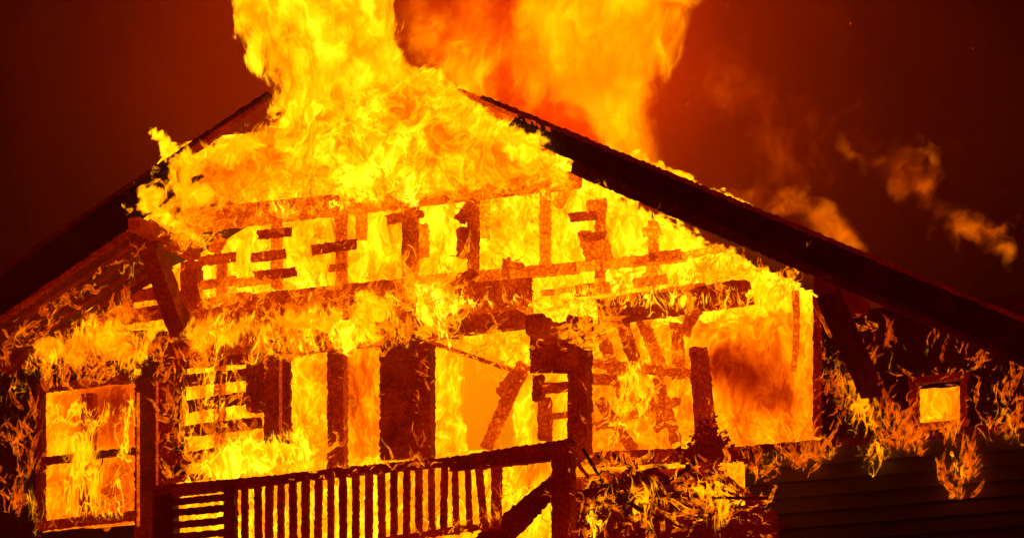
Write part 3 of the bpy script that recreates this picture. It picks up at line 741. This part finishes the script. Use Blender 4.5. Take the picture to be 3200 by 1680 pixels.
flame_body('smoke_veil', [[(2080, 60), (2400, 20), (2700, 200), (2900, 500), (2600, 720), (2200, 620), (2100, 400)]], 4.6, .6, FM_VEIL, 'uneven smoke with painted brown red glow drifting right of the far flame column', soft=1.6, heat=1.0, dens=1.0, step=.12, shells=(1, .5), cat='smoke', stray=.6)  # smoke does not burn; its firelit tone is painted as emission
flame_body('smoke_veil', [[(420, 80), (700, 20), (820, 330), (500, 480), (350, 330)]], 4.2, .6, FM_VEIL, 'faint smoke with painted brown red glow drifting left of the tall flame column', soft=1.6, heat=.7, dens=.9, step=.12, shells=(1, .5), cat='smoke', stray=.6)
flame_body('smoke_veil', [[(1240, -60), (1560, -60), (1600, 330), (1300, 280)]], 4.4, .4, FM_VEIL, 'smoke with painted orange glow in the gap between the two flame columns', soft=.6, heat=2.3, dens=1.7, step=.12, shells=(1, .5), cat='smoke', stray=.4)
# smoke wisps, their firelight painted in as emission
for (poly, lab, dn) in [([(2620, 440), (2740, 455), (2860, 440), (2950, 530), (2990, 650), (2900, 720), (2800, 640), (2680, 560)], 'smoke wisp with painted dull orange glow drifting high above the right roof', 1.42),
                        ([(2880, 620), (3000, 640), (3180, 680), (3170, 780), (3000, 800), (2900, 740)], 'smoke wisp with painted fire glow near the right edge of the picture', 1.38),
                        ([(2240, 560), (2400, 560), (2560, 600), (2720, 720), (2760, 840), (2600, 780), (2400, 690), (2260, 620)], 'smoke with painted fire glow hugging the right roof slope', 1.25)]:
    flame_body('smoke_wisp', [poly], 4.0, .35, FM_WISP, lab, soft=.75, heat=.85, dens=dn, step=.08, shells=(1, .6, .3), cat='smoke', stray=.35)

# ------------------------------------------------------------------ filaments: curled bright threads of flame, grown along a swirling flow
LICKN = .36
def licks(name, label, regions, heat=(1.2, 2.4), clump=True):
    verts, faces, hts, cvs = [], [], [], []; NB = [0]
    nseg = 12
    for (poly, d0, d1, n, rise, hs, rr) in regions:
        xs_, ys_ = [p[0] for p in poly], [p[1] for p in poly]
        pts = []
        while len(pts) < n * LICKN:
            cx = rng.uniform(min(xs_), max(xs_), int(n * 4 + 40)); cyy = rng.uniform(min(ys_), max(ys_), int(n * 4 + 40))
            ins = sdf([tuple(map(float, p)) for p in poly], cx, cyy) > 0
            cl = np.sin(cx * .021 + cyy * .013 + d0) + np.sin(cx * .047 - cyy * .033 + 1.7) + np.sin(cyy * .06 + cx * .011)
            if clump: ins &= rng.uniform(-1.2, 2.2, cx.shape) < cl
            pts += list(zip(cx[ins], cyy[ins]))
        pts = pts[:int(n * LICKN)]
        p = np.array([tuple(F(x, y, rng.uniform(d0, d1))) for x, y in pts])
        m = len(p)
        big = rng.uniform(.15, 1.1, m) ** 2.2
        seg = (.006 + big * .034)[:, None] * rr
        width = (.005 + big * rng.uniform(.008, .04, m)) * rr
        path = [p.copy()]; off = rng.uniform(-.35, .35, (3, m)); vig = rng.uniform(.4, 1.6, m); ris = rise * rng.uniform(.3, 1.3, m)
        for q in range(nseg - 1):
            X, Y, Z = p.T + off
            v = np.stack([wav(X, Y, Z, 7, 0) * 1.4 + wav(X, Y, Z, 20, 1) * 1.8 * vig, wav(X, Y, Z, 9, 2) * .7, ris + wav(X, Y, Z, 9, 1) * .8 + wav(X, Y, Z, 20, 2) * 1.2 * vig], 1)
            v /= np.linalg.norm(v, axis=1)[:, None] + 1e-9
            p = p + v * seg; path.append(p.copy())
        path = np.stack(path, 1)
        tan = np.gradient(path, axis=1); tan /= np.linalg.norm(tan, axis=2)[..., None] + 1e-9
        ang = rng.uniform(-1.1, 1.1, m)
        nr = np.stack([np.sin(ang), -np.cos(ang), rng.uniform(-.3, .3, m)], 1)[:, None, :]
        sd = np.cross(tan, np.broadcast_to(nr, tan.shape)); sd /= np.linalg.norm(sd, axis=2)[..., None] + 1e-9
        nn_ = np.cross(sd, tan)
        u = np.linspace(0, 1, nseg)
        prof = (np.sin(np.pi * u ** .6) ** .9 * (1 - u * .35) + .02)[None, :] * (1 + .25 * np.sin(u * 14 + 1)[None, :] * rng.uniform(-1, 1, m)[:, None])
        w_ = (width[:, None] * prof)[..., None]
        th = w_ * .28 + .0015
        ring = [path - sd * w_, path - sd * w_ * .62 - nn_ * th, path + sd * w_ * .62 - nn_ * th, path + sd * w_, path + sd * w_ * .62 + nn_ * th, path - sd * w_ * .62 + nn_ * th]
        VV = np.stack(ring, 2)                          # m, nseg, 6, 3
        h0 = (rng.uniform(heat[0], heat[1], m) * hs)[:, None, None]
        eg = np.array([1.12, .82, .82, 1.12, .82, .82])[None, None, :]
        hh = h0 * eg * (1 - .25 * u)[None, :, None]
        cv = np.array([.9, .36, .36, .9, .36, .36])[None, None, :] * np.clip(np.minimum(u * 6 + .2, (1 - u) * 3.5), 0, 1)[None, :, None] * np.ones((m, 1, 1))
        thin = (width < .012)[:, None, None]; cv = np.where(thin, np.maximum(cv, .7), cv)
        base = NB[0]
        ii = (np.arange(m)[:, None, None] * nseg + np.arange(nseg - 1)[None, :, None]) * 6; kk = np.arange(6)[None, None, :]; k2 = (kk + 1) % 6
        Q = np.stack([ii + kk, ii + k2, ii + 6 + k2, ii + 6 + kk], -1).reshape(-1, 4) + base
        verts.append(VV.reshape(-1, 3)); faces.append(Q); hts.append(hh.reshape(-1)); cvs.append(cv.reshape(-1)); NB[0] += m * nseg * 6
    V_ = np.concatenate(verts).astype(np.float32); Q = np.concatenate(faces).astype(np.int32)
    me = bpy.data.meshes.new(name)
    me.vertices.add(len(V_)); me.vertices.foreach_set('co', V_.ravel())
    me.loops.add(Q.size); me.loops.foreach_set('vertex_index', Q.ravel())
    me.polygons.add(len(Q)); me.polygons.foreach_set('loop_start', np.arange(0, Q.size, 4, dtype=np.int32))
    me.update(calc_edges=True)
    me.polygons.foreach_set('use_smooth', [True] * len(Q))
    for nm, arr in (('glow_level', hts), ('cover', cvs)):
        at = me.attributes.new(nm, 'FLOAT', 'POINT'); at.data.foreach_set('value', np.concatenate(arr).astype(np.float32))
    me.materials.append(M_LICK)
    o = bpy.data.objects.new(name, me); COL.objects.link(o)
    return tag(o, label, 'flames', kind='stuff')

licks('flame_curls', 'fine curling threads of flame on the wall left of centre', [
    ([(600, 940), (1270, 880), (1280, 1090), (600, 1160)], -.3, .0, 1500, 1.0, .85, 1),
    ([(480, 1090), (760, 1080), (820, 1480), (490, 1510)], -.25, .0, 380, 1.2, .75, 1),
    ([(560, 1400), (1020, 1340), (1030, 1470), (600, 1530)], -.5, -.1, 400, .8, .95, 1.2)])
licks('flame_curls', 'threads of flame round the left window and wall above it', [
    ([(60, 1060), (330, 960), (520, 1020), (500, 1180), (120, 1220)], -.3, 0, 1100, 1.0, .75, 1),
    ([(110, 1210), (440, 1190), (440, 1640), (110, 1660)], -.1, .5, 260, .9, .75, 1),
    ([(0, 1100), (110, 1100), (120, 1640), (0, 1600)], -.1, -.05, 260, 1.6, .6, 1)])
licks('flame_curls', 'slanting streaks of flame under the left overhang', [
    ([(0, 1020), (400, 740), (500, 800), (300, 900), (0, 1160)], -1.0, -.5, 500, .5, .62, 1)])
licks('flame_curls', 'threads of flame pouring over the central beam', [
    ([(1260, 860), (1400, 860), (1440, 1080), (1300, 1090)], -.35, -.1, 500, .9, 1.05, 1.2),
    ([(1640, 930), (1920, 900), (1900, 1070), (1660, 1060)], -.35, -.1, 420, .6, 1.0, 1.2),
    ([(1400, 1040), (1680, 1010), (1660, 1200), (1420, 1100)], -.1, .3, 300, .5, 1.0, 1.2)])
licks('flame_curls', 'curls of flame scattered over the dark right wall and siding', [
    ([(2570, 960), (3060, 1090), (3210, 1160), (3000, 1150), (2850, 1150), (2830, 1400), (2570, 1400)], -.15, -.03, 300, 1.3, .56, .9),
    ([(3020, 1120), (3230, 1200), (3200, 1380), (3030, 1380)], -.15, -.03, 200, 1.3, .58, .9),
    ([(2300, 1390), (2640, 1350), (2600, 1510), (2340, 1500)], -.12, -.06, 220, 1.6, .6, .9),
    ([(2740, 1320), (3040, 1340), (2900, 1440), (2760, 1400)], -.12, -.06, 240, 1.8, .66, 1),
    ([(2910, 1380), (3060, 1400), (3030, 1570), (2950, 1560)], -.12, -.06, 120, 2.0, .66, 1)])
licks('flame_curls', 'threads of flame in the rubble and between the balusters', [
    ([(1800, 1440), (2380, 1440), (2400, 1690), (1800, 1690)], -1.0, -.3, 620, .5, .9, 1),
    ([(740, 1500), (1750, 1440), (1750, 1690), (740, 1690)], -.9, -.3, 900, 1.2, .95, 1),
    ([(1840, 1000), (2170, 980), (2170, 1400), (1850, 1430)], .3, .8, 420, .6, .95, 1.1),
    ([(2200, 1330), (2540, 1310), (2540, 1400), (2220, 1420)], .2, .8, 200, .6, .95, 1.1)])
licks('flame_curls', 'fine threads of flame over the gable and attic plate', [
    ([(560, 620), (1200, 480), (1750, 540), (1800, 620), (1200, 680), (620, 720)], -.9, -.2, 1400, .5, 1.0, 1.2),
    ([(440, 700), (700, 600), (800, 700), (620, 800), (560, 780)], -.8, -.3, 500, .4, .95, 1.2),
    ([(1900, 840), (2500, 850), (2500, 960), (1900, 1000)], -.3, -.05, 450, .9, .95, 1)])

ER = []
for (nm, a, b, w, d, em) in TIMB:
    if em is None or em < .11 or nm in ('clapboard', 'wall_board', 'soffit_board', 'girt', 'rake_board', 'roof_edge', 'shingle_edge', 'baluster', 'casing', 'slat') or a[0] < -50 or b[0] > 3250: continue
    L = math.hypot(b[0] - a[0], b[1] - a[1]); nx, ny = -(b[1] - a[1]) / L, (b[0] - a[0]) / L
    bal = nm in ('baluster', 'top_rail', 'lower_rail', 'bottom_rail')
    for sg in (-1, 1):
        if bal and nm == 'baluster' and sg * nx < 0: continue
        o0, o1 = sg * (w / 2 - 4), sg * (w / 2 + 1)
        n = L / (16 if bal else 26)
        ER.append(([(a[0] + nx * o0, a[1] + ny * o0), (b[0] + nx * o0, b[1] + ny * o0), (b[0] + nx * o1, b[1] + ny * o1), (a[0] + nx * o1, a[1] + ny * o1)],
                   d - .02, d + .03, max(3, int(n / LICKN)), .8, 1.0 if em > .25 or bal else .75, .5))
licks('edge_flames', 'small flames rimming the edges of the burning timbers', ER, heat=(1.0, 2.3), clump=False)

# sparks in the sky
sv, sf, sh = [], [], []
for i in range(90):
    x = random.choice([random.gauss(2250, 250), random.uniform(60, 3150)]); y = random.uniform(20, 640)
    if x < 1000 and y > 846 - .67 * x - 60: continue
    c = F(x, y, random.uniform(0, 3)); r = random.uniform(.002, .0055); L = r * random.uniform(1, 4)
    b = len(sv)
    sv += [c + Vector(q) for q in ((r, 0, 0), (-r, 0, 0), (0, r, 0), (0, -r, 0), (r * .5, 0, L), (0, 0, -L))]
    sf += [(b + p, b + q, b + s) for p, q, s in ((0, 2, 4), (2, 1, 4), (1, 3, 4), (3, 0, 4), (2, 0, 5), (1, 2, 5), (3, 1, 5), (0, 3, 5))]
    sh += [random.uniform(.5, 1.1)] * 6
me = bpy.data.meshes.new('flying_sparks'); me.from_pydata([tuple(v) for v in sv], [], sf); me.update()
at = me.attributes.new('glow_level', 'FLOAT', 'POINT'); at.data.foreach_set('value', np.array(sh, np.float32)); at = me.attributes.new('cover', 'FLOAT', 'POINT'); at.data.foreach_set('value', np.ones(len(sv), np.float32)); me.materials.append(M_LICK)
o = bpy.data.objects.new('flying_sparks', me); COL.objects.link(o)
tag(o, 'tiny orange sparks drifting in the dark red sky', 'sparks', kind='stuff')
